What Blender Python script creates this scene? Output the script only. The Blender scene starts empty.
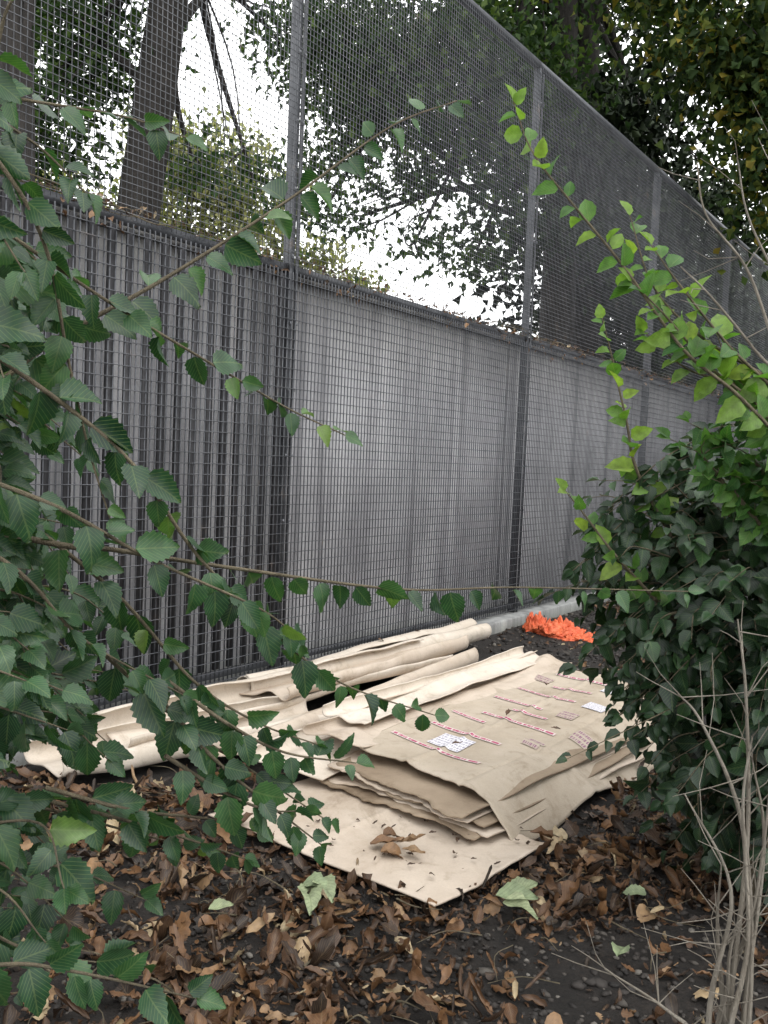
import bpy, math, random
import numpy as np
from mathutils import Matrix, Vector, noise
random.seed(7); rng=np.random.default_rng(7)
sc=bpy.context.scene
# ---------------------------------------------------------------- camera
cam=bpy.data.cameras.new("Camera"); co=bpy.data.objects.new("Camera",cam); sc.collection.objects.link(co)
cam.sensor_fit='VERTICAL'; cam.sensor_height=24; cam.lens=24*900/1024; cam.clip_end=600; cam.clip_start=0.05
co.matrix_world=Matrix.Translation((0,0,1.5))@Matrix.Rotation(math.radians(90-3.24),4,'X')@Matrix.Rotation(math.radians(2.4),4,'Z')
sc.camera=co
sc.view_settings.view_transform='Standard'; sc.view_settings.look='None'; sc.view_settings.exposure=0
# ---------------------------------------------------------------- light
SUN_EL=math.radians(55); SUN_AZ=math.radians(140)
w=bpy.data.worlds.new("World"); sc.world=w; w.use_nodes=True
nt=w.node_tree; bg=nt.nodes["Background"]
sky=nt.nodes.new("ShaderNodeTexSky"); sky.sky_type='NISHITA'; sky.sun_disc=False
sky.sun_elevation=SUN_EL; sky.sun_rotation=SUN_AZ
mx=nt.nodes.new("ShaderNodeMix"); mx.data_type='RGBA'; mx.inputs[0].default_value=0.92
nt.links.new(sky.outputs[0],mx.inputs[6]); mx.inputs[7].default_value=(22,22.2,22.2,1)
nt.links.new(mx.outputs[2],bg.inputs[0]); bg.inputs[1].default_value=0.12
sl=bpy.data.lights.new("Sun",'SUN'); sl.energy=0.8; sl.angle=math.radians(25); sl.color=(1,.96,.9)
so=bpy.data.objects.new("Sun",sl); sc.collection.objects.link(so)
d=Vector((math.sin(SUN_AZ)*math.cos(SUN_EL),math.cos(SUN_AZ)*math.cos(SUN_EL),math.sin(SUN_EL)))
so.rotation_euler=d.to_track_quat('Z','Y').to_euler(); so.location=(0,0,20)

# ---------------------------------------------------------------- helpers
def empty(name):
    o=bpy.data.objects.new(name,None); sc.collection.objects.link(o); return o
def mesh(name,v,f,mat,parent=None,smooth=False,attr=None):
    me=bpy.data.meshes.new(name)
    v=np.asarray(v,dtype=np.float32).reshape(-1,3)
    if isinstance(f,np.ndarray):
        n,k=f.shape
        me.vertices.add(len(v)); me.vertices.foreach_set("co",v.ravel())
        me.loops.add(n*k); me.loops.foreach_set("vertex_index",f.ravel().astype(np.int32))
        me.polygons.add(n); me.polygons.foreach_set("loop_start",np.arange(0,n*k,k,dtype=np.int32))
        me.update(calc_edges=True)
    else:
        me.from_pydata(v.tolist(),[],f); me.update()
    if smooth: me.polygons.foreach_set("use_smooth",[True]*len(me.polygons))
    if attr is not None:
        a=me.attributes.new("ld",'FLOAT_COLOR','POINT'); a.data.foreach_set("color",np.asarray(attr,dtype=np.float32).ravel())
    if mat: me.materials.append(mat)
    me.validate()
    o=bpy.data.objects.new(name,me); sc.collection.objects.link(o)
    if parent: o.parent=parent
    return o
def boxes(name,lst,mat,parent=None,bevel=0):
    V=[];F=[]
    for c,a,b,e in lst:
        c,a,b,e=map(np.array,(c,a,b,e)); k=len(V)
        for sx,sy,sz in [(-1,-1,-1),(1,-1,-1),(1,1,-1),(-1,1,-1),(-1,-1,1),(1,-1,1),(1,1,1),(-1,1,1)]:
            V.append(c+a*sx+b*sy+e*sz)
        F+= [[k+i for i in q] for q in [(0,3,2,1),(4,5,6,7),(0,1,5,4),(1,2,6,5),(2,3,7,6),(3,0,4,7)]]
    o=mesh(name,V,np.array(F),mat,parent)
    if bevel:
        m=o.modifiers.new("b",'BEVEL'); m.width=bevel; m.segments=2
    return o
class MB:
    def __init__(s,name):
        s.m=bpy.data.materials.new(name); s.m.use_nodes=True; s.nt=s.m.node_tree
        s.b=s.nt.nodes["Principled BSDF"]; s.out=s.nt.nodes["Material Output"]
    def n(s,t,**k): return s.nt.nodes.new(t)
    def l(s,a,b): s.nt.links.new(a,b)
    def noise(s,scale,detail=6,rough=.6,coord=None,dist=0):
        x=s.n("ShaderNodeTexNoise"); x.inputs["Scale"].default_value=scale; x.inputs["Detail"].default_value=detail
        x.inputs["Roughness"].default_value=rough; x.inputs["Distortion"].default_value=dist
        if coord is not None: s.l(coord,x.inputs["Vector"])
        return x.outputs["Fac"]
    def ramp(s,fac,stops,interp='LINEAR'):
        x=s.n("ShaderNodeValToRGB"); x.color_ramp.interpolation=interp; cr=x.color_ramp
        while len(cr.elements)<len(stops): cr.elements.new(.5)
        for e,(p,c) in zip(cr.elements,stops):
            e.position=p; e.color=(*c,1) if len(c)==3 else c
        s.l(fac,x.inputs[0]); return x.outputs[0]
    def mix(s,fac,a,b,mode='MIX'):
        x=s.n("ShaderNodeMix"); x.data_type='RGBA'; x.blend_type=mode
        for sock,val in ((x.inputs[0],fac),(x.inputs[6],a),(x.inputs[7],b)):
            if isinstance(val,(int,float)): sock.default_value=val
            elif isinstance(val,tuple): sock.default_value=(*val,1)
            else: s.l(val,sock)
        return x.outputs[2]
    def math(s,op,a,b=0.0):
        x=s.n("ShaderNodeMath"); x.operation=op
        for i,val in enumerate((a,b)):
            if isinstance(val,(int,float)): x.inputs[i].default_value=val
            else: s.l(val,x.inputs[i])
        return x.outputs[0]
    def obj(s,scale=(1,1,1),rot=(0,0,0)):
        t=s.n("ShaderNodeTexCoord"); m=s.n("ShaderNodeMapping"); m.inputs["Scale"].default_value=scale; m.inputs["Rotation"].default_value=rot
        s.l(t.outputs["Object"],m.inputs[0]); return m.outputs[0]
    def bump(s,h,strength=.5,dist=.01):
        x=s.n("ShaderNodeBump"); x.inputs["Strength"].default_value=strength; x.inputs["Distance"].default_value=dist
        s.l(h,x.inputs["Height"]); s.l(x.outputs[0],s.b.inputs["Normal"])
    def col(s,c):
        if isinstance(c,tuple): s.b.inputs["Base Color"].default_value=(*c,1)
        else: s.l(c,s.b.inputs["Base Color"])
    def rough(s,r):
        if isinstance(r,(int,float)): s.b.inputs["Roughness"].default_value=r
        else: s.l(r,s.b.inputs["Roughness"])
    def spec(s,v): s.b.inputs["Specular IOR Level"].default_value=v
def leafmat(name,stops,rough=.5,trans=.35,vein=.25,spec=.3,veincol=(.20,.26,.10)):
    m=MB(name); a=m.n("ShaderNodeAttribute"); a.attribute_name="ld"
    s=m.n("ShaderNodeSeparateColor"); m.l(a.outputs["Color"],s.inputs[0])
    c=m.ramp(s.outputs[2],stops)
    if vein>0:
        x=m.math('ABSOLUTE',m.math('MULTIPLY',m.math('SUBTRACT',s.outputs[0],.5),2.0))
        ph=m.math('SUBTRACT',s.outputs[1],m.math('MULTIPLY',x,.45))
        st=m.math('SINE',m.math('MULTIPLY',ph,52.0))
        v1=m.math('GREATER_THAN',st,.86)
        v2=m.math('LESS_THAN',x,.05)
        vv=m.math('MAXIMUM',v1,v2)
        c=m.mix(m.math('MULTIPLY',vv,vein),c,veincol)
        m.bump(m.math('MULTIPLY',m.math('SUBTRACT',1.0,vv),.5),.6,.002)
        nz=m.noise(40,4,.6,m.obj())
        c=m.mix(.7,c,m.ramp(nz,[(.3,(.5,.5,.5)),(.7,(1.3,1.3,1.2))]),'MULTIPLY')
    m.col(c); m.rough(rough); m.spec(spec)
    if trans>0:
        tr=m.n("ShaderNodeBsdfTranslucent"); m.l(m.mix(1.0,c,(1.5,1.7,.7),'MULTIPLY'),tr.inputs[0])
        ms=m.n("ShaderNodeMixShader"); ms.inputs[0].default_value=trans
        m.l(m.b.outputs[0],ms.inputs[1]); m.l(tr.outputs[0],ms.inputs[2]); m.l(ms.outputs[0],m.out.inputs[0])
    return m.m
# ---------------------------------------------------------------- leaf templates
def leaf_template(rows,half,serr=.1,fold=.15,droop=.2,power=.75,tw=0,wave=0):
    V=[];A=[];F=[]
    for i in range(rows+1):
        t=i/rows
        wd=half*max(0,math.sin(math.pi*t**power))**.8*(1+serr*(1 if i%2 else -1))
        if i==rows: wd=0.002
        if i==0: wd=.012
        z=-droop*t*t
        for j,sx in enumerate((-1,0,1)):
            x=sx*wd; zz=z+abs(x)*fold*2+wave*math.sin(t*9+sx*2)*abs(sx)
            ca,sa=math.cos(tw*t),math.sin(tw*t)
            V.append((x*ca-zz*sa*abs(sx),t,zz*ca+x*sa)); A.append((.5+.5*sx*(wd/half if half else 1),t))
        if i:
            k=(i-1)*3
            F+=[[k,k+1,k+4,k+3],[k+1,k+2,k+5,k+4]]
    return np.array(V),np.array(F),np.array(A)
def curl_template(half,power,kx,ky,jag,seed,rows=8,cols=4):
    r=random.Random(seed); V=[];A=[];F=[]
    jg=[[r.uniform(-jag,jag) for _ in range(rows+1)] for _ in range(2)]
    for i in range(rows+1):
        t=i/rows; wd=half*max(0.02,math.sin(math.pi*min(1,t*.96+.02)**power))**.8
        for j in range(cols+1):
            sx=2*j/cols-1; x=sx*wd*(1+jg[0 if sx<0 else 1][i]*abs(sx))
            th=x*kx/half if abs(kx)>0.01 else 0
            X=math.sin(th)*half/kx if abs(kx)>.01 else x; Zz=(1-math.cos(th))*half/abs(kx)*1.0 if abs(kx)>.01 else 0
            ph=t*ky; Y=math.sin(ph)/ky if abs(ky)>.01 else t; Z2=(1-math.cos(ph))/ky if abs(ky)>.01 else 0
            Zz+=.035*math.sin(t*17+seed)*abs(sx)+r.uniform(-.025,.025)
            V.append((X,Y-math.sin(ph)*Zz*.5,Z2+Zz)); A.append((.5+.5*sx,t))
        if i:
            k=(i-1)*(cols+1)
            for j in range(cols): F.append([k+j,k+j+1,k+cols+2+j,k+cols+1+j])
    return np.array(V),np.array(F),np.array(A)
def norm(a): return a/np.maximum(np.linalg.norm(a,axis=-1,keepdims=True),1e-9)
def build_leaves(name,P,Fw,N,S,tmpls,mat,parent,rnd=None,smooth=False):
    P=np.asarray(P,float);Fw=norm(np.asarray(Fw,float));N=np.asarray(N,float);S=np.asarray(S,float)
    side=norm(np.cross(Fw,N)); N=np.cross(side,Fw)
    n=len(P); rnd=rng.random(n) if rnd is None else np.asarray(rnd)
    which=rng.integers(0,len(tmpls),n)
    VV=[];FF=[];AA=[];off=0
    for k,(tv,tf,ta) in enumerate(tmpls):
        idx=np.where(which==k)[0]
        if not len(idx): continue
        v=P[idx,None,:]+S[idx,None,None]*(tv[None,:,0:1]*side[idx,None,:]+tv[None,:,1:2]*Fw[idx,None,:]+tv[None,:,2:3]*N[idx,None,:])
        m=len(tv)
        f=tf[None]+(np.arange(len(idx))*m)[:,None,None]+off
        a=np.ones((len(idx),m,4)); a[:,:,0:2]=ta[None]; a[:,:,2]=rnd[idx,None]
        VV.append(v.reshape(-1,3)); FF.append(f.reshape(-1,tf.shape[1])); AA.append(a.reshape(-1,4)); off+=m*len(idx)
    return mesh(name,np.concatenate(VV),np.concatenate(FF),mat,parent,attr=np.concatenate(AA),smooth=smooth)
def catmull(pts,seg=8):
    p=[np.array(q,float) for q in pts]; p=[2*p[0]-p[1]]+p+[2*p[-1]-p[-2]]; out=[]
    for i in range(1,len(p)-2):
        for k in range(seg):
            t=k/seg
            out.append(.5*((2*p[i])+(-p[i-1]+p[i+1])*t+(2*p[i-1]-5*p[i]+4*p[i+1]-p[i+2])*t*t+(-p[i-1]+3*p[i]-3*p[i+1]+p[i+2])*t**3))
    out.append(p[-2]); return np.array(out)
class Tubes:
    def __init__(s): s.V=[];s.F=[]
    def add(s,path,r0,r1,sides=6,wob=0,flare=0):
        path=np.asarray(path,float); n=len(path); k=len(s.V)
        T=np.gradient(path,axis=0); T=norm(T)
        ref=np.array([0.31,0.2,0.93]) if abs(T[0][2])<.9 else np.array([1.,0.1,0])
        for i in range(n):
            a=norm(np.cross(T[i],ref)); b=np.cross(T[i],a); t=i/(n-1)
            r=r0+(r1-r0)*t+flare*math.exp(-t*12)
            for j in range(sides):
                an=2*math.pi*j/sides; rr=r*(1+wob*math.sin(j*2.3+i*.35)*.5+wob*random.uniform(-.3,.3))
                s.V.append(path[i]+rr*(a*math.cos(an)+b*math.sin(an)))
        for i in range(n-1):
            for j in range(sides):
                s.F.append([k+i*sides+j,k+i*sides+(j+1)%sides,k+(i+1)*sides+(j+1)%sides,k+(i+1)*sides+j])
    def build(s,name,mat,parent): return mesh(name,s.V,np.array(s.F),mat,parent,smooth=True)

# ---------------------------------------------------------------- materials
def m_concrete():
    m=MB("board_concrete"); c=m.obj()
    t=m.n("ShaderNodeTexCoord"); sep=m.n("ShaderNodeSeparateXYZ"); m.l(t.outputs["Object"],sep.inputs[0])
    big=m.noise(1.1,6,.6,c); streak=m.noise(1.0,8,.65,m.obj((6,6,.18)),.3); fine=m.noise(60,4,.6,c)
    base=m.ramp(big,[(.3,(.325,.325,.34)),(.7,(.54,.54,.555))])
    base=m.mix(.9,base,m.ramp(streak,[(.32,(.38,.38,.39)),(.45,(.82,.81,.82)),(.56,(1,1,1)),(.72,(1.25,1.22,1.2))]),'MULTIPLY')
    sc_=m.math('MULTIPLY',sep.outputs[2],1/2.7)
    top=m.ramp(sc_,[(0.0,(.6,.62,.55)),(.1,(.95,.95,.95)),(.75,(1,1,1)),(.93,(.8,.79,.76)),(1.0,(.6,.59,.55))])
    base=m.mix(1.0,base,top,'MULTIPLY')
    base=m.mix(.35,base,m.ramp(fine,[(.3,(.7,.7,.7)),(.7,(1.2,1.2,1.2))]),'MULTIPLY')
    m.col(base); m.rough(.9); m.bump(m.math('ADD',fine,m.math('MULTIPLY',streak,2.0)),.35,.01); return m.m
def m_metal(name,a,b,r=.55):
    m=MB(name); n=m.noise(7,6,.65,m.obj()); m.col(m.ramp(n,[(.3,a),(.62,b),(.75,(b[0]*1.5,b[1]*1.2,b[2]*.95))])); m.rough(r); m.b.inputs["Metallic"].default_value=.2
    m.bump(m.noise(90,3,.6,m.obj()),.2,.002); return m.m
def m_bark(name,a,b):
    m=MB(name); n=m.noise(4,8,.7,m.obj((6,6,1.2)),.6); m.col(m.ramp(n,[(.3,a),(.7,b)])); m.rough(.95); m.bump(n,1,.05); return m.m
def m_ground():
    m=MB("soil"); c=m.obj(); n=m.noise(3,8,.7,c); f=m.noise(45,6,.7,c)
    col=m.ramp(n,[(.3,(.010,.008,.0065)),(.55,(.026,.021,.018)),(.75,(.05,.040,.032))])
    col=m.mix(.8,col,m.ramp(f,[(.35,(.4,.4,.4)),(.6,(1.1,1.05,1)),(.72,(2.2,2.0,1.8))]),'MULTIPLY')
    m.col(col); m.rough(.9); m.bump(m.math('ADD',f,n),1.0,.03); return m.m
def m_stone():
    m=MB("gravel_stone"); a=m.n("ShaderNodeNewGeometry")
    c=m.ramp(a.outputs["Random Per Island"],[(0,(.012,.010,.009)),(.7,(.04,.034,.03)),(.93,(.08,.07,.06)),(1,(.17,.155,.135))])
    m.col(c); m.rough(.8); m.bump(m.noise(80,4,.6,m.obj()),.5,.004); return m.m
def m_card(name,a=(.40,.29,.195),b=(.58,.46,.34)):
    m=MB(name); c=m.obj(); n=m.noise(2.2,5,.6,c); f=m.noise(160,3,.6,c); s=m.noise(9,5,.7,c,.5)
    col=m.ramp(n,[(.3,a),(.7,b)])
    col=m.mix(.5,col,m.ramp(s,[(.32,(.62,.58,.52)),(.45,(1,1,1)),(.7,(1.08,1.07,1.06))]),'MULTIPLY')
    st=m.noise(1.6,7,.75,c,1.2)
    col=m.mix(.6,col,m.ramp(st,[(.30,(.50,.45,.38)),(.40,(.9,.88,.85)),(.5,(1,1,1))]),'MULTIPLY')
    col=m.mix(.3,col,m.ramp(f,[(.3,(.8,.8,.8)),(.7,(1.15,1.15,1.15))]),'MULTIPLY')
    m.col(col); m.rough(.8); m.spec(.2)
    m.bump(m.math('ADD',m.math('MULTIPLY',s,.8),m.math('MULTIPLY',f,.15)),.4,.012); return m.m
def m_print(name,ground,ink,sx,sy,th=.5):
    m=MB(name); a=m.n("ShaderNodeAttribute"); a.attribute_name="ld"
    s=m.n("ShaderNodeSeparateColor"); m.l(a.outputs["Color"],s.inputs[0])
    cb=m.n("ShaderNodeCombineXYZ"); m.l(m.math('MULTIPLY',s.outputs[1],sx),cb.inputs[0]); m.l(m.math('FLOOR',m.math('MULTIPLY',s.outputs[0],sy)),cb.inputs[1])
    nz=m.n("ShaderNodeTexNoise"); nz.inputs["Scale"].default_value=1.0; nz.inputs["Detail"].default_value=3; m.l(cb.outputs[0],nz.inputs[0])
    on=m.math('GREATER_THAN',nz.outputs[0],th)
    rowm=m.math('FRACT',m.math('MULTIPLY',s.outputs[0],sy))
    rm=m.math('MULTIPLY',m.math('GREATER_THAN',rowm,.22),m.math('LESS_THAN',rowm,.82))
    m.col(m.mix(m.math('MULTIPLY',on,rm),ground,ink)); m.rough(.6); return m.m
M_conc=m_concrete(); M_post=m_metal("post_steel",(.042,.045,.052),(.10,.104,.115)); M_wire=m_metal("mesh_wire",(.085,.09,.10),(.17,.175,.19))
M_bar=m_metal("dark_bar",(.018,.018,.021),(.04,.039,.043)); M_bark=m_bark("bark",(.014,.012,.011),(.055,.048,.043))
M_soil=m_ground(); M_stone=m_stone(); M_card=m_card("cardboard",(.44,.36,.285),(.60,.515,.43)); M_card2=m_card("cardboard_pale",(.53,.46,.38),(.68,.61,.53)); M_card3=m_card("cardboard_dark",(.22,.165,.115),(.38,.30,.22))
M_top=m_card("cardboard_printed_side",(.39,.325,.25),(.53,.455,.37))
M_label=m_print("paper_label",(.74,.72,.74),(.30,.28,.36),24,6,.5); M_tape=m_print("printed_tape",(.66,.58,.54),(.42,.06,.14),34,1.0,.47)
M_ink=m_print("dark_print",(.46,.39,.31),(.22,.08,.16),16,3,.5)
M_twig=m_bark("twig_bark",(.10,.08,.05),(.24,.20,.13)); M_twigpale=m_bark("pale_twig",(.20,.17,.13),(.42,.38,.32))
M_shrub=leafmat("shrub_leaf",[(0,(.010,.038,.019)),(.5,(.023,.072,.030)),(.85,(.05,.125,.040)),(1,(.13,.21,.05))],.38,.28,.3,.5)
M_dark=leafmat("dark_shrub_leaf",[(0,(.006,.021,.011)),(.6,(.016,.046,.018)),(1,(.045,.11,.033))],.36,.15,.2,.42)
M_bright=leafmat("young_leaf",[(0,(.035,.11,.03)),(.5,(.09,.20,.04)),(1,(.25,.35,.06))],.45,.4,.3,.35)
M_tree=leafmat("tree_leaf",[(0,(.020,.040,.017)),(.6,(.042,.080,.028)),(1,(.10,.15,.04))],.6,.3,0,.2)
M_treed=leafmat("tree_leaf_dark",[(0,(.012,.022,.012)),(.6,(.028,.045,.02)),(1,(.05,.075,.03))],.6,0,0,.2)
M_treey=leafmat("tree_leaf_autumn",[(0,(.018,.036,.013)),(.55,(.045,.080,.022)),(.88,(.13,.15,.03)),(1,(.24,.18,.03))],.6,.25,0,.2)
M_treep=leafmat("tree_leaf_pale",[(0,(.12,.14,.07)),(1,(.30,.29,.13))],.6,.3,0,.2)
M_litter=leafmat("dead_leaf",[(0,(.014,.009,.007)),(.3,(.040,.021,.013)),(.55,(.10,.048,.023)),(.76,(.19,.095,.042)),(.91,(.30,.195,.11)),(1,(.42,.33,.21))],.5,0,.3,.45,(.26,.18,.1))
M_palel=leafmat("fallen_pale_leaf",[(0,(.20,.25,.15)),(1,(.30,.33,.2))],.6,.0,.4,.3,(.1,.13,.06))

# ---------------------------------------------------------------- ground (one sheet)
def gh(x,y):
    return .03*noise.noise(Vector((x*.9,y*.9,0)))+.018*noise.noise(Vector((x*3.1,y*3.1,4)))+.008*noise.noise(Vector((x*9,y*9,1)))
N=190
uu=np.linspace(-1,1,N); k=5.2
gx=200*np.sinh(k*uu)/math.sinh(k); gy=4+200*np.sinh(k*uu)/math.sinh(k)
V=[];F=[]
for j in range(N):
    for i in range(N): V.append((gx[i],gy[j],gh(gx[i],gy[j])))
for j in range(N-1):
    for i in range(N-1): F.append([j*N+i,j*N+i+1,(j+1)*N+i+1,(j+1)*N+i])
mesh("ground",V,np.array(F),M_soil,smooth=True)

# ---------------------------------------------------------------- fence and wall
P0=np.array([-1.65,4.44,0.]); T=np.array([.5736,.8192,0.]); Nn=np.array([.8192,-.5736,0.]); Z=np.array([0,0,1.])
def FP(s,off=0,z=0): return P0+T*s+Nn*off+Z*z
wall=empty("concrete_wall")
pan=[1.7+3.38*k for k in range(-3,12)]
S0,S1=pan[0],pan[-1]
bays=list(zip(pan[:-1],pan[1:]))
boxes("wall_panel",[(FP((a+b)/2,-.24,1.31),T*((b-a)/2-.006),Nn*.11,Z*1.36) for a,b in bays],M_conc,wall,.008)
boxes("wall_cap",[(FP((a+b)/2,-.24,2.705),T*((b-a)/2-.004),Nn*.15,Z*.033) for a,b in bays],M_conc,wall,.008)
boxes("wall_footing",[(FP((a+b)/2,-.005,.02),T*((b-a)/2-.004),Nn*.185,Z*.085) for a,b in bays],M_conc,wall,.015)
boxes("pilaster",[(FP(a,-.118,1.38),T*.08,Nn*.012,Z*1.25) for a in pan],M_conc,wall,.004)
fence=empty("wire_mesh_fence")
HT=5.2
boxes("post",[(FP(a,0,HT/2),T*.022,Nn*.032,Z*HT/2) for a in pan],M_post,fence,.004)
boxes("post_flange",[(FP(a+sd*.028,.043,HT/2),T*.010,Nn*.006,Z*(HT/2-.05)) for a in pan for sd in(-1,1)],M_post,fence)
boxes("bolt",[(FP(a+sd*.028,.056,z),T*.008,Nn*.007,Z*.009) for a in pan for z in np.arange(.25,5.1,.42) for sd in (-1,1)],M_wire,fence)
boxes("top_rail",[(FP((a+b)/2,.0,HT+.03),T*(b-a)/2,Nn*.035,Z*.024) for a,b in bays],M_post,fence)
boxes("mid_rail",[(FP((a+b)/2,.0,2.70),T*((b-a)/2-.024),Nn*.025,Z*.024) for a,b in bays],M_post,fence)
boxes("bottom_rail",[(FP((a+b)/2,.015,.17),T*((b-a)/2-.024),Nn*.02,Z*.018) for a,b in bays],M_post,fence)
def hw(z,off,hn,hz,seg=.845):
    out=[];x=S0
    while x<S1-.01:
        out.append((FP(x+seg/2,off,z),T*seg/2,Nn*hn,Z*hz)); x+=seg
    return out
L=[]
for x in np.arange(S0,S1,.034): L.append((FP(x,.062,(2.68+HT)/2),T*.0015,Nn*.0015,Z*(HT-2.70)/2))
for z in np.arange(2.72,HT,.038): L+=hw(z,.066,.0016,.0015)
boxes("upper_mesh",L,M_wire,fence)
L=[]
for x in np.arange(S0,S1,.036): L.append((FP(x,.062,1.4),T*.003,Nn*.0028,Z*1.27))
for z in np.arange(.14,2.67,.062): L+=hw(z,.067,.002,.0022)
boxes("lower_mesh",L,M_post,fence)
L=[]
for a,b in bays[:3]:
    for x in np.arange(a+.09,b-.05,.118): L.append((FP(x,.038,1.43),T*.0205,Nn*.009,Z*1.22))
boxes("paling_bar",L,M_bar,fence)

# ---------------------------------------------------------------- cardboard
def sheet_fn(A,B,Cc,D,z0,seed,wave=.02,curl0=0,curl1=0,r=.06,ridge=0,endlift=(0,0)):
    A,B,Cc,D=[np.array((*p,0.)) if len(p)==2 else np.array(p,float) for p in (A,B,Cc,D)]
    def fn(u,v,dz=0):
        W=np.linalg.norm((B-A)*(1-u)+(Cc-D)*u)
        z=z0+wave*noise.noise(Vector((u*2.5+seed,v*2.5,seed*1.7)))+wave*.35*noise.noise(Vector((u*9+seed,v*3,seed)))
        z+=ridge*math.exp(-((v-.5)/.16)**2)*(.8+.4*noise.noise(Vector((u*4,seed,3))))
        z+=endlift[0]*max(0,1-u/.18)**2+endlift[1]*max(0,(u-.82)/.18)**2
        vv=v; extra=0
        for side,cl in ((0,curl0),(1,curl1)):
            if cl<=0: continue
            dd=(cl-v*W) if side==0 else (v*W-(W-cl))
            if dd>0:
                rr=r*(1+.25*noise.noise(Vector((u*3,seed,side))))
                th=dd/rr; off=rr*math.sin(th)-dd; extra=rr*(1-math.cos(th))
                vv=v+(-off if side==0 else off)/W
        p=(A*(1-vv)+B*vv)*(1-u)+(D*(1-vv)+Cc*vv)*u
        p=p.copy(); p[2]+=z+extra+dz; return p
    return fn
def sheet(name,fn,mat,parent,nu=50,nv=40,u=(0,1),v=(0,1),dz=0,thick=.006,ragged=0,seed=0):
    V=[];F=[];A=[]
    for i in range(nu+1):
        for j in range(nv+1):
            a=i/nu;b=j/nv
            uu_=u[0]+(u[1]-u[0])*a; vv_=v[0]+(v[1]-v[0])*b
            if ragged:
                e=ragged*(noise.noise(Vector((b*4,seed,1)))+.3*noise.noise(Vector((b*18,seed,2))))
                uu_+=e*(1-a); vv_+=ragged*.3*noise.noise(Vector((a*6,seed,5)))*b
            V.append(fn(uu_,vv_,dz)); A.append((a,b,0,1))
    for i in range(nu):
        for j in range(nv):
            k=i*(nv+1)+j; F.append([k,k+1,k+nv+2,k+nv+1])
    o=mesh(name,V,np.array(F),mat,parent,smooth=True,attr=A)
    if thick:
        s=o.modifiers.new("s",'SOLIDIFY'); s.thickness=thick; s.offset=1
    return o
cb=empty("discarded_cardboard")
f0=sheet_fn((-.66,3.56),(.22,2.88),(.68,3.36),(0.0,4.4),.042,1.3,.018)
def ff(u,v,dz=0):
    p=f0(u,v,dz); p[2]+=.008*math.exp(-((v-.45)/.012)**2)+.03*max(0,(v-.9)/.1)**2*max(0,u-.3); return p
sheet("flat_sheet",ff,M_card,cb,nu=60,nv=90,ragged=.008,seed=3)
for i in range(5):
    dx=random.uniform(-.06,.06); dy=random.uniform(-.05,.05)
    f=sheet_fn((-.24+dx+.03*i,3.98+dy),(.42+dx,3.40+dy),(1.66+dx,4.85+dy),(1.05+dx,5.95+dy),.062+.02*i,5+i*2.1,.03,r=.12)
    sheet("carton_layer",f,[M_card3,M_card,M_card3,M_card,M_card3][i],cb,nv=60,ragged=.035,seed=i*3.3)
ftop=sheet_fn((-.10,4.12,0),(.56,3.42,0),(1.88,5.0,0),(1.15,6.0,0),.18,9.1,.035)
def fdr(u,v,dz=0):
    p=ftop(u,v,dz)
    e=max(0,v-.72)/.28
    p[2]-= .15*e**1.6*(1+.22*math.sin(u*14))
    for q in (.33,.62): p[2]+=.012*math.exp(-((u-q)/.010)**2)
    p[2]+=.010*math.exp(-((v-.36)/.015)**2)-.008*math.exp(-((v-.70)/.012)**2)
    return p
sheet("carton_top",fdr,M_top,cb,nu=150,nv=100,ragged=.025,seed=8.8)
for (u0,u1,v0,v1,mt,nm) in [(.15,.23,.24,.44,M_label,"paper_label"),(.115,.13,.05,.62,M_tape,"printed_tape"),(.25,.265,.10,.55,M_tape,"printed_tape"),(.36,.375,.08,.30,M_tape,"printed_tape"),
    (.42,.435,.2,.66,M_tape,"printed_tape"),(.50,.515,.30,.52,M_tape,"printed_tape"),(.56,.575,.1,.42,M_tape,"printed_tape"),(.66,.72,.56,.68,M_label,"paper_label"),(.68,.695,.12,.5,M_tape,"printed_tape"),(.78,.795,.25,.5,M_tape,"printed_tape"),(.84,.90,.5,.62,M_label,"paper_label"),(.44,.50,.72,.82,M_ink,"printed_text"),(.31,.36,.60,.69,M_ink,"printed_text"),(.8,.85,.08,.2,M_ink,"printed_text"),(.9,.915,.15,.6,M_tape,"printed_tape"),(.55,.60,.52,.62,M_ink,"printed_text")]:
    sheet(nm,fdr,mt,cb,nu=14,nv=24,u=(u0,u1),v=(v0,v1),dz=.0105,thick=0)
f=sheet_fn((-.62,4.02),(-.22,3.86),(1.25,6.0),(.78,6.15),.10,21,.03,curl0=.12,r=.05,ridge=.05)
sheet("folded_sheet",f,M_card2,cb,nu=70)
f=sheet_fn((-.40,4.2),(-.05,4.02),(1.3,5.95),(1.0,6.1),.17,25,.04,curl0=.10,r=.035,ridge=.04,endlift=(.02,.03))
sheet("folded_sheet",f,M_card,cb,nu=70)
f=sheet_fn((-.30,4.45),(-.05,4.25),(1.15,6.0),(.95,6.12),.22,27,.03,curl0=.07,r=.03,ridge=.03)
sheet("folded_sheet",f,M_card2,cb,nu=70)
f=sheet_fn((-.85,4.25),(-.45,4.05),(.78,6.15),(.55,6.5),.07,31,.03,curl1=.2,r=.07,ridge=.03)
sheet("folded_sheet",f,M_card,cb,nu=70)
f=sheet_fn((-1.66,4.06),(-1.26,3.72),(-.15,4.6),(-.45,5.15),.07,41,.03,curl0=.16,curl1=.14,r=.06,ridge=.05)
sheet("long_roll",f,M_card2,cb,nu=70)
f=sheet_fn((-1.50,4.42),(-1.1,4.09),(.55,6.2),(.2,6.65),.10,47,.035,curl0=.2,curl1=.1,r=.06,ridge=.04)
sheet("long_roll",f,M_card2,cb,nu=70)
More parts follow.
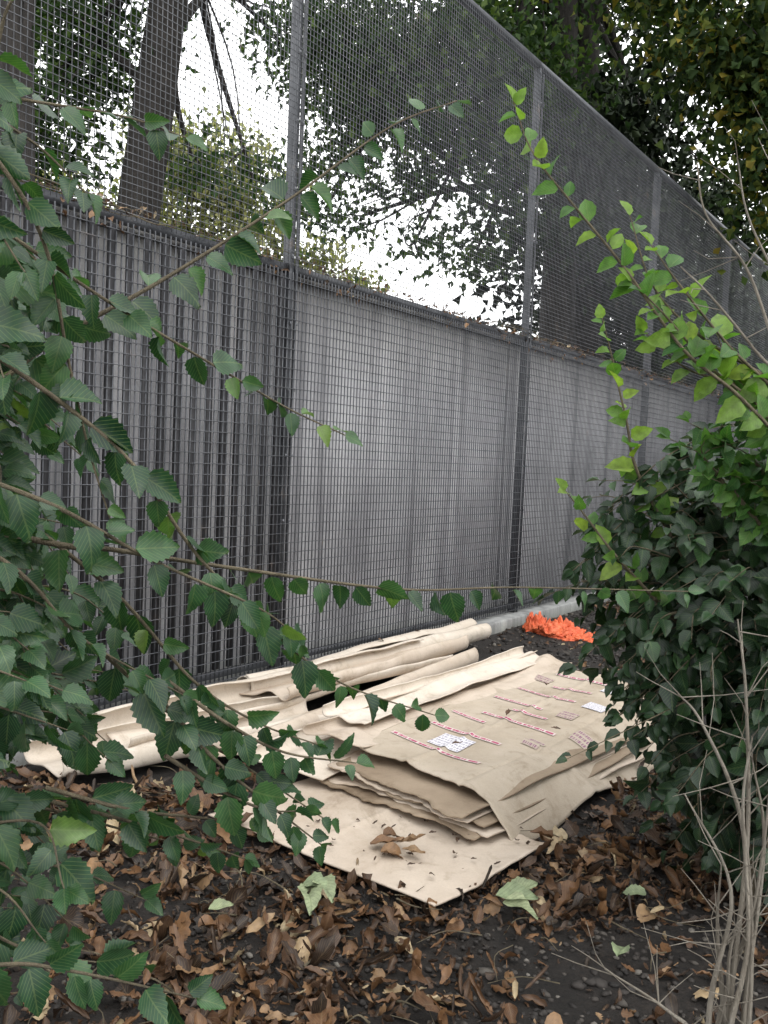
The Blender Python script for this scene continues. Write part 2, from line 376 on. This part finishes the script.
f=sheet_fn((-1.0,5.42),(-.62,5.05),(1.02,7.15),(.55,7.6),.07,53,.03,curl0=.30,curl1=.22,r=.075)
sheet("long_roll",f,M_card2,cb,nu=80,nv=60)
f=sheet_fn((-.8,5.1),(-.4,4.8),(.72,6.5),(.42,6.9),.13,59,.04,curl1=.15,r=.06,ridge=.05)
sheet("long_roll",f,M_card,cb,nu=70)

# ---------------------------------------------------------------- orange bag
def lump(name,c,rx,ry,rz,mat,seed,parent=None):
    V=[];F=[];nu,nv=110,44
    for j in range(nv+1):
        ph=math.pi*j/nv*.5+1e-3
        for i in range(nu):
            th=2*math.pi*i/nu
            x,y,z=math.sin(ph)*math.cos(th),math.sin(ph)*math.sin(th),math.cos(ph)
            q=Vector((x*1.6+seed,y*1.6,z*1.6)); k_=1+.5*noise.noise(q)+.22*abs(noise.noise(q*3))+.1*abs(noise.noise(q*6))-.1
            V.append((c[0]+rx*x*k_,c[1]+ry*y*k_,c[2]+rz*z*(.8+.8*noise.noise(q*1.8)+.8*abs(noise.noise(q*4))+.25*abs(noise.noise(q*9)))))
    for j in range(nv):
        for i in range(nu):
            F.append([j*nu+i,(j+1)*nu+i,(j+1)*nu+(i+1)%nu,j*nu+(i+1)%nu])
    return mesh(name,V,np.array(F),mat,parent,smooth=True)
mo=MB("orange_plastic"); mo.col(mo.ramp(mo.noise(14,4,.6,mo.obj()),[(.3,(.60,.09,.03)),(.7,(.85,.20,.08))])); mo.rough(.5); mo.bump(mo.noise(30,4,.6,mo.obj(),1),.6,.02)
ob=empty("orange_plastic_bag")
lump("crumpled_body",(1.60,8.02,-.01),.28,.16,.11,mo.m,3,ob); lump("crumpled_flap",(1.86,7.85,-.01),.30,.12,.055,mo.m,8,ob); lump("crumpled_knot",(1.43,8.15,-.01),.13,.10,.13,mo.m,12,ob)

# ---------------------------------------------------------------- litter
def inside(poly,x,y):
    c=False;n=len(poly)
    for i in range(n):
        x1,y1=poly[i];x2,y2=poly[(i+1)%n]
        if (y1>y)!=(y2>y) and x<(x2-x1)*(y-y1)/(y2-y1)+x1: c=not c
    return c
polys=[[(-.62,3.56),(.22,2.92),(.66,3.38),(1.75,4.95),(1.2,6.0),(.8,6.2),(-.4,4.3)],[(-1.62,4.06),(-1.26,3.76),(-.1,4.4),(.6,6.2),(.98,7.15),(.55,7.55),(-.95,5.42)]]
P=[];Fw=[];Nr=[];S=[];R_=[]
def litter(n,xr,yr,dens,size,up,tilt=.45,dark=0):
    c=0
    while c<n:
        x=random.uniform(*xr);y=random.uniform(*yr); c+=1
        s_=(x+1.65)*.8192-(y-4.44)*.5736
        if s_<.16: continue
        if any(inside(p,x,y) for p in polys): continue
        dn=noise.noise(Vector((x*1.3,y*1.3,7)))*.9+.6*noise.noise(Vector((x*4,y*4,2)))
        if random.random()>dens+dn*.95: continue
        a=random.uniform(0,6.28); el=random.gauss(0,.32)
        P.append((x,y,gh(x,y)+random.random()**1.8*up)); Fw.append((math.cos(a),math.sin(a),el))
        Nr.append((random.gauss(0,tilt),random.gauss(0,tilt),1 if random.random()<.8 else -1)); S.append(random.uniform(*size)*(.55+.7*random.random()))
        R_.append(min(1,max(0,random.gauss(.5-dark,.27))))
litter(21000,(-2.6,2.8),(1.6,4.6),.46,(.045,.12),.05)
litter(11000,(-1.6,5.0),(4.4,10),.34,(.045,.085),.025,.4,.0)
litter(4000,(0,12),(10,20),.3,(.06,.1),.03)
litter(20000,(-2.2,2.4),(1.8,5.2),.6,(.012,.04),.045,.5,.1)
lt=[curl_template(h,p,kx,ky,j,i) for i,(h,p,kx,ky,j) in enumerate([(.20,.9,1.3,.7,.2),(.24,1.2,1.8,-.6,.2),(.18,1.3,.6,1.6,.25),(.27,.8,1.0,.2,.35),(.15,1.1,2.6,.9,.2),(.32,.75,.8,-.9,.4),(.25,1.3,-1.3,.5,.3),(.21,1,1.6,-1.6,.25),(.36,.7,.5,.5,.4),(.12,1.2,2.4,-1.2,.2),(.30,1.4,1.4,.9,.45)])]
build_leaves("leaf_litter",P,Fw,Nr,S,lt,M_litter,None,R_,True)
P=[];Fw=[];Nr=[];S=[]
for i in range(2800):
    s_=random.uniform(-3,24)
    if noise.noise(Vector((s_*1.5,0,3)))<-.02 and random.random()<.8: continue
    hang=random.random()<.25
    P.append(FP(s_,random.uniform(.03,.10) if hang else random.uniform(-.16,.06),2.72-random.random()**2*.12 if hang else 2.74+random.random()**2*.04)); a=random.uniform(0,6.28)
    Fw.append((math.cos(a),math.sin(a),random.gauss(-.4 if hang else -.1,.5))); Nr.append((random.gauss(.4,.5),random.gauss(-.4,.5),1)); S.append(random.uniform(.025,.065))
lv=empty("dry_vine_on_ledge")
build_leaves("dry_leaves",P,Fw,Nr,S,lt,M_litter,lv,list(np.clip(rng.normal(.68,.18,len(P)),0,1)),True)
tv=Tubes()
for i in range(26):
    s_=random.uniform(-2,20); z=2.75
    pts=[FP(s_+k*.22,random.uniform(.02,.08),z+random.uniform(-.05,.04)) for k in range(6)]
    tv.add(catmull(pts,4),.004,.002,5)
tv.build("vine_stems",M_twig,lv)
P=[(-.0,3.28,.075),(.1,3.3,.08),(.04,3.22,.075),(.05,3.35,.08),(.12,3.24,.08)];Fw=[(1,.2,0),(1,-.3,.05),(.8,.1,.0),(.9,.5,0),(.7,-.5,0)];Nr=[(0,0,1)]*5;S=[.13,.12,.12,.10,.1];RR=[.7,.85,.8,.6,.88]
for i in range(70):
    x=random.uniform(-.5,.6);y=random.uniform(3.05,3.6)
    if not inside(polys[0],x,y): continue
    P.append((x,y,.068));a=random.uniform(0,6.28);Fw.append((math.cos(a),math.sin(a),.05));Nr.append((random.gauss(0,.2),random.gauss(0,.2),1));S.append(random.uniform(.008,.03));RR.append(.35)
for (x,y) in [(1.0,5.2),(.7,4.6),(.5,5.3),(-.3,5.2),(0,6.3),(-.9,4.4),(.3,6.7),(.9,4.3),(.35,4.0)]:
    P.append((x,y,.24));a=random.uniform(0,6.28);Fw.append((math.cos(a),math.sin(a),.05));Nr.append((0,0,1));S.append(.05);RR.append(.5)
build_leaves("leaves_on_cardboard",P,Fw,Nr,S,[lt[0],lt[3],lt[5]],M_litter,None,RR,True)
pl=[leaf_template(11,.30,.07,.35,.2,.72,.3,.05),leaf_template(11,.24,.06,.5,-.15,.8,-.3,.04)]
build_leaves("fallen_green_leaves",[(-.22,2.93,.08),(-.2,2.9,.085),(-.17,2.95,.085),(.42,2.90,.08),(.44,2.86,.08),(.46,2.92,.075),(-.5,2.75,.07),(.75,2.6,.06),(.95,3.0,.06)],[(.6,-.3,.1),(.2,-1,0),(.5,-.9,.05),(1,-.2,0),(.9,-.5,.05),(.9,.4,.1),(1,.4,0),(.5,1,0),(-1,.3,0)],[(0,-.3,1)]*9,[.12,.13,.12,.14,.12,.12,.08,.09,.08],pl,M_palel,None,None,True)

# gravel / clods
ico=[(0,0,1),(.894,0,.447),(.276,.851,.447),(-.724,.526,.447),(-.724,-.526,.447),(.276,-.851,.447),(.724,.526,-.447),(-.276,.851,-.447),(-.894,0,-.447),(-.276,-.851,-.447),(.724,-.526,-.447),(0,0,-1)]
icf=[(0,1,2),(0,2,3),(0,3,4),(0,4,5),(0,5,1),(1,6,2),(2,7,3),(3,8,4),(4,9,5),(5,10,1),(6,7,2),(7,8,3),(8,9,4),(9,10,5),(10,6,1),(11,7,6),(11,8,7),(11,9,8),(11,10,9),(11,6,10)]
V=[];F=[];ico=np.array(ico);icf=np.array(icf)
for i in range(17000):
    if i<10500: x=random.uniform(-2.4,2.4);y=random.uniform(1.8,4.8);sz=random.uniform(.004,.013)*(1.6 if random.random()<.05 else 1)
    else: x=random.uniform(-1,4.5);y=random.uniform(4.5,11);sz=random.uniform(.008,.026)
    if (x+1.65)*.8192-(y-4.44)*.5736<.18 or any(inside(p,x,y) for p in polys): continue
    q=ico*(1+rng.uniform(-.35,.35,(12,1)))*np.array([sz*random.uniform(.7,1.5),sz,sz*.65]); a=random.uniform(0,6.28)
    q=np.stack([q[:,0]*math.cos(a)-q[:,1]*math.sin(a),q[:,0]*math.sin(a)+q[:,1]*math.cos(a),q[:,2]],1)+np.array([x,y,gh(x,y)+sz*.2])
    F.append(icf+12*len(V)); V.append(q)
mesh("gravel",np.concatenate(V),np.concatenate(F),M_stone)
st=Tubes()
for i in range(260):
    x=random.uniform(-2.2,2.2);y=random.uniform(1.9,5)
    if any(inside(p,x,y) for p in polys) or (x+1.65)*.8192-(y-4.44)*.5736<.3: continue
    a=random.uniform(0,6.28);l=random.uniform(.05,.28); z=gh(x,y)+.035
    st.add(catmull([(x,y,z),(x+l*.5*math.cos(a),y+l*.5*math.sin(a),z+random.uniform(0,.02)),(x+l*math.cos(a+.3),y+l*math.sin(a+.3),z+random.uniform(-.01,.03))],4),random.uniform(.0015,.004),.001,5)
st.build("fallen_twigs",M_twig,None)

# ---------------------------------------------------------------- shrubs
near=[leaf_template(14,.36,.07,.12,.22,.60,.15,.02),leaf_template(14,.33,.09,.25,.05,.62,-.25,.03),leaf_template(14,.38,.08,.0,.4,.60,.3,.02),leaf_template(14,.33,.09,.4,.3,.62,0,.02)]
class Shrub:
    def __init__(s): s.P=[];s.F=[];s.N=[];s.S=[];s.R=[];s.t=Tubes()
    def shoot(s,pts,r0=.004,r1=.001,sp=.035,size=(.045,.065),start=.0,nb=(0,-.7,.6),hang=.35,pair=.2,rb=.5,spread=.9):
        path=catmull(pts,8); s.t.add(path,r0,r1,5)
        seg=np.linalg.norm(np.diff(path,axis=0),axis=1); cum=np.concatenate([[0],np.cumsum(seg)]); Lh=cum[-1]
        x=Lh*start; side=1
        while x<Lh:
            i=min(np.searchsorted(cum,x),len(path)-1); i=max(i,1); t=norm(path[i]-path[i-1])
            p=path[i-1]+(path[i]-path[i-1])*((x-cum[i-1])/max(seg[i-1],1e-6))
            nrm=np.array(nb)+rng.normal(0,.5,3); sd=norm(np.cross(t,nrm))*side
            f=t*.55+sd*spread*random.uniform(.6,1.1)+np.array([0,0,-hang])+rng.normal(0,.18,3)
            s.P.append(p+norm(f)*.006); s.F.append(f); s.N.append(nrm); s.S.append(random.uniform(*size)*random.uniform(.7,1.1)*(1-.35*(x/Lh)**3)); s.R.append(min(1,max(0,random.gauss(rb,.22))))
            if random.random()>pair: side=-side
            x+=sp*random.uniform(.6,1.4)
        s.P.append(path[-1]);s.F.append(norm(path[-1]-path[-2])+rng.normal(0,.15,3));s.N.append(np.array(nb)+rng.normal(0,.3,3));s.S.append(size[0]*.8);s.R.append(min(1,rb+.2))
    def build(s,name,lm,tm,tmpl):
        e=empty(name); build_leaves("foliage",s.P,s.F,s.N,s.S,tmpl,lm,e,s.R,True); s.t.build("stems",tm,e); return e
sh=Shrub()
main=[
 [(-.9,1.3,1.45),(-.65,1.3,1.53),(-.515,1.4,1.667),(-.373,1.5,1.787),(-.196,1.65,1.962),(-.02,1.8,2.152),(.114,1.9,2.247)],
 [(-.8,1.25,1.95),(-.631,1.3,1.851),(-.50,1.35,1.766),(-.408,1.4,1.71),(-.267,1.5,1.633),(-.174,1.6,1.584),(-.077,1.65,1.544)],
 [(-.75,1.2,1.42),(-.466,1.3,1.359),(-.408,1.35,1.35),(-.253,1.5,1.311),(.036,1.7,1.258),(.286,1.85,1.251),(.704,2.05,1.231)],
 [(-.75,1.2,1.45),(-.509,1.2,1.347),(-.432,1.3,1.223),(-.305,1.4,1.119)],
 [(-.6,1.25,1.66),(-.386,1.3,1.5),(-.283,1.4,1.334),(-.152,1.55,1.168),(-.048,1.65,1.078),(.117,1.75,1.004)],
 [(-.7,1.2,1.5),(-.459,1.2,1.429),(-.335,1.3,1.343),(-.187,1.4,1.26),(-.13,1.5,1.19)],
 [(-.9,1.4,2.0),(-.67,1.4,2.035),(-.56,1.4,2.023),(-.45,1.5,2.042),(-.348,1.5,2.013)],
 [(-.7,1.2,1.8),(-.549,1.2,1.972),(-.513,1.2,2.068),(-.461,1.2,2.14)],
 [(-.8,1.3,1.95),(-.62,1.3,1.97),(-.52,1.3,1.93),(-.44,1.3,1.86)],
 [(-.45,1.35,1.22),(-.30,1.42,1.06),(-.22,1.5,.975),(-.073,1.6,.84)],
 [(-.8,1.3,1.05),(-.572,1.3,.99),(-.488,1.4,.92),(-.40,1.5,.85),(-.302,1.6,.78)],
 [(-.7,1.1,.8),(-.47,1.1,.845),(-.372,1.1,.842),(-.211,1.1,.813)],
 [(-.7,1.2,2.05),(-.532,1.2,1.88),(-.479,1.25,1.774),(-.462,1.3,1.627),(-.429,1.3,1.499),(-.396,1.3,1.40)],
 [(-.6,1.3,1.45),(-.42,1.4,1.28),(-.30,1.45,1.13),(-.2,1.5,1.05),(-.1,1.55,1.0)],
 [(-.35,1.4,1.12),(-.26,1.45,1.0),(-.19,1.5,.92),(-.14,1.55,.86),(-.09,1.6,.80)],
 [(-.33,1.4,1.14),(-.24,1.45,1.06),(-.15,1.5,1.0),(-.03,1.55,.97)],
 [(-.33,1.4,1.02),(-.25,1.45,.95),(-.18,1.5,.90),(-.12,1.55,.88)],
 [(-.5,1.35,.98),(-.38,1.4,.93),(-.28,1.5,.88),(-.2,1.55,.84)],
 [(-.6,1.35,.98),(-.42,1.4,.92),(-.30,1.5,.84),(-.22,1.55,.79)]]
for i,b in enumerate(main):
    thin=i==2
    sh.shoot(b,.0055 if i in(0,2) else .004,.0012,.038 if i==0 else (.046 if thin else .030),(.05,.074),.12 if not thin else .35,hang=.9 if thin else .4,spread=.7 if thin else .85)
for i in range(195):
    z=random.choice([random.uniform(.8,1.45),random.uniform(1.05,1.45),random.uniform(1.4,1.98)]); y=random.uniform(1.15,1.85)
    x0=-.66*y/1.3+random.uniform(-.06,.03)
    pz=1.5-(1.5-z)*1.4/y
    ln=random.uniform(.12,.34)*y/1.3*(1.0 if z<1.25 else .62)
    if .90<pz<1.12: ln*=.45
    dz=-random.uniform(.1,.6)*ln
    sh.shoot([(x0,y,z),(x0+ln*.5,y+random.uniform(-.1,.1),z+dz*.25),(x0+ln*.9,y+random.uniform(-.1,.1),z+dz)],.003,.001,.038,(.05,.076),rb=.36,hang=.45)
for i in range(9):
    x=-.95+random.uniform(-.2,.1); y=1.5+random.uniform(-.3,.3)
    sh.t.add(catmull([(x,y,-.05),(x+.05,y-.05,.7),(x+.1,y-.1,1.4),(x+.15,y-.15,2.0)]),.014,.006,7)
for i in range(22):
    x=random.uniform(-1.0,-.76);y=random.uniform(1.5,2.0);z=random.uniform(.3,.75)
    sh.shoot([(x-.1,y,z-.1),(x,y,z),(x+.12,y+.05,z-.02)],.002,.001,.04,(.045,.06),rb=.2)
sh.build("leafy_shrub",M_shrub,M_twig,near)

rb=Shrub()
mid=[leaf_template(7,.36,.06,.2,.25,.66,.2,.02),leaf_template(7,.33,.06,.35,.1,.66,-.2,.02)]
ells=[((1.37,3.15,1.12),(.68,.6,.50),270),((1.4,3.15,1.05),(.5,.45,.42),90),((1.66,3.3,.55),(.70,.6,.5),220),((1.35,3.0,.72),(.43,.4,.38),110),((2.3,3.6,1.0),(.8,.8,.9),150),((1.75,3.3,1.5),(.6,.5,.45),110),((1.35,3.1,1.45),(.35,.4,.25),70)]
for c,r,n in ells:
    for i in range(n):
        dr=norm(rng.normal(0,1,3)); rad=random.uniform(.65,1.0)
        p=np.array(c)+dr*np.array(r)*rad
        if p[2]<.12: continue
        q=np.array(c)+dr*np.array(r)*rad*.75
        t=dr*.1+np.array([random.uniform(-.06,.06),random.uniform(-.05,.05),-.06])
        rb.shoot([q,p,p+t],.003,.001,.045,(.065,.105),nb=tuple(dr+np.array([0,-.2,.5])),rb=.35+.35*(p[2]-1))  # lower leaves get darker tones: base shading put into the leaf colour
for i in range(14):
    a=random.uniform(0,6.28); p=np.array([1.55+.3*math.cos(a),3.3+.25*math.sin(a),-.03])
    rb.t.add(catmull([p,p+np.array([random.uniform(-.15,.2),random.uniform(-.2,.2),.6]),p+np.array([random.uniform(-.4,.4),random.uniform(-.3,.3),1.3])]),.014,.004,6)
for (x,y,z) in [(.64,3.0,1.16),(.76,2.95,.95),(.82,2.95,.78),(.70,3.0,1.32),(.90,2.95,.62),(.95,2.9,.42),(.80,2.95,.68)]:
    for k in range(3):
        rb.shoot([(x+.4,y+.1,z+.22+.05*k),(x+.2,y,z+.15+.03*k),(x,y,z)],.003,.001,.04,(.06,.09),rb=.4)
rb.shoot([(1.05,2.9,.78),(.9,2.85,.72),(.75,2.8,.66),(.60,2.75,.60)],.003,.001,.045,(.05,.065),rb=.4)
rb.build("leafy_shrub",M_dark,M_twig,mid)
ar=Shrub()
for b in [[(1.5,2.7,1.1),(1.196,2.6,1.525),(.975,2.5,1.711),(.803,2.5,1.842),(.628,2.5,2.058),(.481,2.5,2.219),(.364,2.5,2.353),(.303,2.5,2.489)],
 [(1.45,2.7,1.4),(1.158,2.6,1.725),(.893,2.6,1.887),(.742,2.6,2.026),(.662,2.6,2.225)],
 [(1.1,3.05,1.1),(.85,3,1.473),(.79,3,1.67),(.733,3,1.868),(.693,3,2.0)],
 [(1.0,3,1.0),(.767,2.9,1.213),(.648,2.9,1.353),(.58,2.9,1.43)],
 [(1.5,2.7,1.3),(1.2,2.6,1.62),(1.02,2.6,1.75),(.85,2.6,1.80),(.72,2.6,1.9)],
 [(1.4,2.7,1.3),(1.1,2.6,1.66),(.9,2.55,1.80),(.75,2.5,1.93),(.65,2.5,2.02)],
 [(1.4,2.7,1.4),(1.15,2.6,1.70),(.95,2.55,1.86),(.78,2.5,2.02),(.70,2.5,2.12)],
 [(1.5,2.7,1.2),(1.25,2.6,1.5),(1.1,2.6,1.66),(.98,2.6,1.80),(.93,2.6,1.9)],
 [(1.5,2.8,1.3),(1.3,2.7,1.55),(1.15,2.7,1.68),(1.08,2.7,1.75)]]:
    ar.shoot(b,.007,.0015,.030,(.065,.10),.22,nb=(-.2,-.6,.7),hang=.2,rb=.5)
for (x,z) in [(1.2,1.5),(1.1,1.55),(1.0,1.6),(1.15,1.45),(1.25,1.6),(.95,1.55),(1.05,1.45),(1.3,1.5)]:
    for k in range(3): ar.shoot([(x+.15,2.75,z-.15),(x,2.7,z),(x-.12+.1*k,2.65,z+.05)],.003,.001,.035,(.055,.085),rb=.12)
ar.t.add(catmull([(1.6,2.9,-.05),(1.65,2.85,.6),(1.5,2.7,1.2)]),.016,.009,7)
ar.build("arching_shrub",M_bright,M_twig,mid)
tw=Tubes()
def twig(pts,r0,r1,n=4,l=.12):
    path=catmull(pts,6); tw.add(path,r0,r1,5)
    for i in range(n):
        k_=random.randrange(len(path)//3,len(path)); p=path[k_]; dr=norm(rng.normal(0,1,3)*np.array([1,.6,.6])+np.array([0,0,.9]))
        tw.add([p,p+dr*l*.5+rng.normal(0,.006,3),p+dr*l*random.uniform(.7,1.2)],r1*.9,r1*.4,4)
for b in [[(1.1,2.3,1.5),(.963,2.3,1.85),(.884,2.3,2.026),(.777,2.3,2.15),(.746,2.3,2.277)],[(1.2,2.3,1.6),(1.043,2.3,1.878),(.892,2.3,2.129),(.846,2.3,2.293)],[(1.1,2.3,1.7),(.98,2.3,1.95),(.96,2.3,2.15),(.93,2.3,2.3)],[(1.1,2.3,1.6),(.92,2.3,1.82),(.80,2.3,1.95),(.72,2.3,2.02)]]:
    twig([(1.35,2.4,-.05),(1.3,2.35,.9)]+b,.007,.0018,7,.14)
for b in [[(.80,1.9,-.05),(.798,1.9,.33),(.813,1.9,.712),(.79,1.9,1.027),(.761,1.9,1.196)],[(.78,1.92,-.05),(.755,1.9,.341),(.785,1.9,.605),(.707,2.0,.776)],[(.83,1.9,-.05),(.84,1.9,.4),(.80,1.9,.75),(.72,1.95,.95),(.66,1.95,1.02)],[(.76,1.95,-.05),(.80,1.95,.3),(.84,1.9,.6),(.86,1.9,1.0)],[(.86,1.95,-.05),(.80,1.95,.35),(.78,1.95,.5),(.76,1.9,.66)],[(.70,1.95,-.05),(.74,1.95,.22),(.68,1.95,.3),(.55,2,.36)],
    [(.82,1.88,-.05),(.79,1.88,.25),(.82,1.88,.5),(.79,1.88,.8),(.80,1.88,.95)],[(.79,1.9,-.05),(.815,1.9,.2),(.79,1.9,.45),(.83,1.9,.62)],[(.85,1.9,-.05),(.83,1.9,.3),(.85,1.9,.7),(.81,1.9,.9)]]:
    twig(b,.0085,.0018,9,.16)
e=empty("bare_twig_shrub"); tw.build("twigs",M_twigpale,e)

# ---------------------------------------------------------------- trees
tl=[leaf_template(2,.36,0,.3,.2,.8),leaf_template(2,.28,0,-.3,-.2,.8),leaf_template(2,.42,0,.5,.4,.7)]
def tree(name,base,top,r0,clumps,mat,leaf=(.09,.15),per=900,bark=M_bark,limbs=True):
    e=empty(name); t=Tubes(); base=np.array(base,float); top=np.array(top,float)
    m1=base*.6+top*.4+rng.normal(0,.12,3)
    path=catmull([base,m1,top],10); t.add(path,r0,r0*.45,12,.12,r0*.5)
    P=[];F=[];N_=[];S=[]
    for c,r,dn in clumps:
        c=np.array(c,float); r=np.array(r,float) if np.ndim(r) else np.array([r,r,r*.8])
        if limbs:
            k_=min(len(path)-1,int(len(path)*random.uniform(.6,.98))); p=path[k_]
            if np.linalg.norm(c-p)>.6:
                mid_=(p+c)/2+np.array([0,0,.25*np.linalg.norm(c-p)*.3])+rng.normal(0,.2,3)
                lp=catmull([p,mid_,c],6); t.add(lp,r0*.2,.02,7,.1)
                for q in range(4):
                    pp=lp[random.randrange(4,len(lp))]; ee=c+norm(rng.normal(0,1,3))*r*.7
                    t.add(catmull([pp,(pp+ee)/2+rng.normal(0,.12,3),ee],4),.02,.005,5)
        ns=int(22*dn)+4; n=int(per*dn*np.prod(r)**(1/1.5))
        ctr=c+norm(rng.normal(0,1,(ns,3)))*r*rng.uniform(.2,1,(ns,1))
        w_=rng.integers(0,ns,n); p=ctr[w_]+rng.normal(0,1,(n,3))*np.array([.3,.3,.2])*(r.mean()**.5)
        P.append(p); f=rng.normal(0,1,(n,3)); f[:,2]-=.5; F.append(f); nn=rng.normal(0,.6,(n,3)); nn[:,2]+=.7; N_.append(nn); S.append(rng.uniform(*leaf,n))
    build_leaves("foliage",np.concatenate(P),np.concatenate(F),np.concatenate(N_),np.concatenate(S),tl,mat,e)
    t.build("trunk_and_limbs",bark,e)
tree("broadleaf_tree",(-3.85,12,0),(-2.75,12,10),.42,[((-4.6,12.5,7.4),1.3,1.4),((-5.2,12.5,5.6),1.2,1.4),((-4.3,12.5,6.3),.8,1.0),((-4.2,11.5,9.5),1.6,.8),((-1.9,12,9.9),1.3,.8),((-6,13,8),1.6,.9),((-3,12.5,11.5),2.2,.6),((-1.2,13,10.5),1.6,.7),((-2.9,13,5.6),.6,.8),((-2.1,13.3,5.5),.6,.6),((-1.9,13.3,7.6),.5,.4)],M_tree,(.09,.16),1050)
tree("broadleaf_tree",(-3.9,9,0),(-3.8,9,9),.32,[((-4.8,9.2,7.5),1.2,.8),((-3.6,9,9),1.5,.8),((-4.8,9.5,5.5),.9,.6),((-2.4,9,9.0),1.2,.6)],M_tree)
tree("broadleaf_tree",(2.75,14.9,0),(2.45,14.6,10.5),.38,[((0,14,7.5),1.2,2.1),((-1.15,14,7.6),1.0,1.8),((.95,14,7.7),1.2,2.0),((-.5,14,6.9),.9,1.4),((.45,14,6.5),.9,1.4),((1.5,14,6.6),1.0,1.7),((.2,14,5.8),.7,.7),((1.5,14,5.8),.8,1.0),((2.0,14,7.3),1.1,1.6),((-.9,14,6.1),.7,.9),((0,14,9.3),1.8,1),((-1.1,14,5.3),.6,.55),((1.3,14.5,4.9),.7,.7),((.3,14.2,4.9),.6,.35),((-.5,14.2,5.3),.5,.35),((2.2,15,9),1.5,.8)],M_tree,(.09,.16),1100)
tree("broadleaf_tree",(3.9,16.5,0),(2.7,14.5,11),.42,[((3.9,16,7.4),1.6,1.3),((3.4,15.5,5.4),1.4,1.6),((2.75,14.2,5.2),.7,1.0),((2.9,14.2,6.6),.8,1.1),((4.6,17,4.2),1.5,1.4),((5.8,18,6.5),2.0,1.1),((2.6,15.5,9.6),1.4,.5),((4.2,14,10.4),1.6,.6),((6.2,19,4),1.8,1.3),((5,17,9.5),2,.8)],M_treed,(.13,.2),750)
tree("broadleaf_tree",(7.5,10.5,0),(6.5,11,9),.35,[((3.4,12,7.8),.8,1.0),((4.3,12,6.9),1.0,1.7),((4.9,12,5.7),.8,1.6),((4.2,11.6,8.4),1.3,1.4),((5.6,12,7.4),1.4,1.6),((5.1,12.2,6.5),1.0,1.7),((6,11.5,9.3),2,.8),((5.8,12,5.2),1.1,1.4),((2.6,12,8.6),.9,.7),((7.5,12,7),2,.9)],M_treey,(.10,.18),1050)
tree("pale_autumn_tree",(-6,27,0),(-5.5,27,8),.3,[((-4.6,26,8.6),2.0,1),((-6,26,9.5),2.2,1),((-3.0,26,7.2),1.3,.7),((-6.5,26,7),2.2,1),((-1,27,6.3),1.4,.5),((-9,27,8),2.5,.8)],M_treep,(.14,.24),600)
def mass(name,items,mat,leaf):
    P=[];F=[];N_=[];S=[]
    for c,r,n in items:
        c=np.array(c,float);r=np.array(r,float)
        ns=max(8,n//60); ctr=c+norm(rng.normal(0,1,(ns,3)))*r*rng.uniform(.6,1,(ns,1)); w_=rng.integers(0,ns,n)
        p=ctr[w_]+rng.normal(0,1,(n,3))*r.mean()*.16; p[:,2]=np.maximum(p[:,2],.05)
        P.append(p);F.append(rng.normal(0,1,(n,3)));nn=rng.normal(0,.7,(n,3));nn[:,2]+=.5;N_.append(nn);S.append(rng.uniform(*leaf,n))
    build_leaves(name,np.concatenate(P),np.concatenate(F),np.concatenate(N_),np.concatenate(S),tl,mat,None)
mass("distant_trees",[((x,random.uniform(36,42),random.uniform(2,4)),(5,3,4.0),1500) for x in range(-30,50,6)],M_treed,(.35,.6))
mass("distant_tree_row",[(tuple(FP(s_,-3.5,5.4)),(1.8,1.8,3.6),2600) for s_ in range(14,40,3)],M_treed,(.16,.28))
mass("hedge",[((4.8+i*1.0,5.5+i*1.25,1.3),(1.2,1.1,1.5),1200) for i in range(14)],M_treed,(.10,.17))
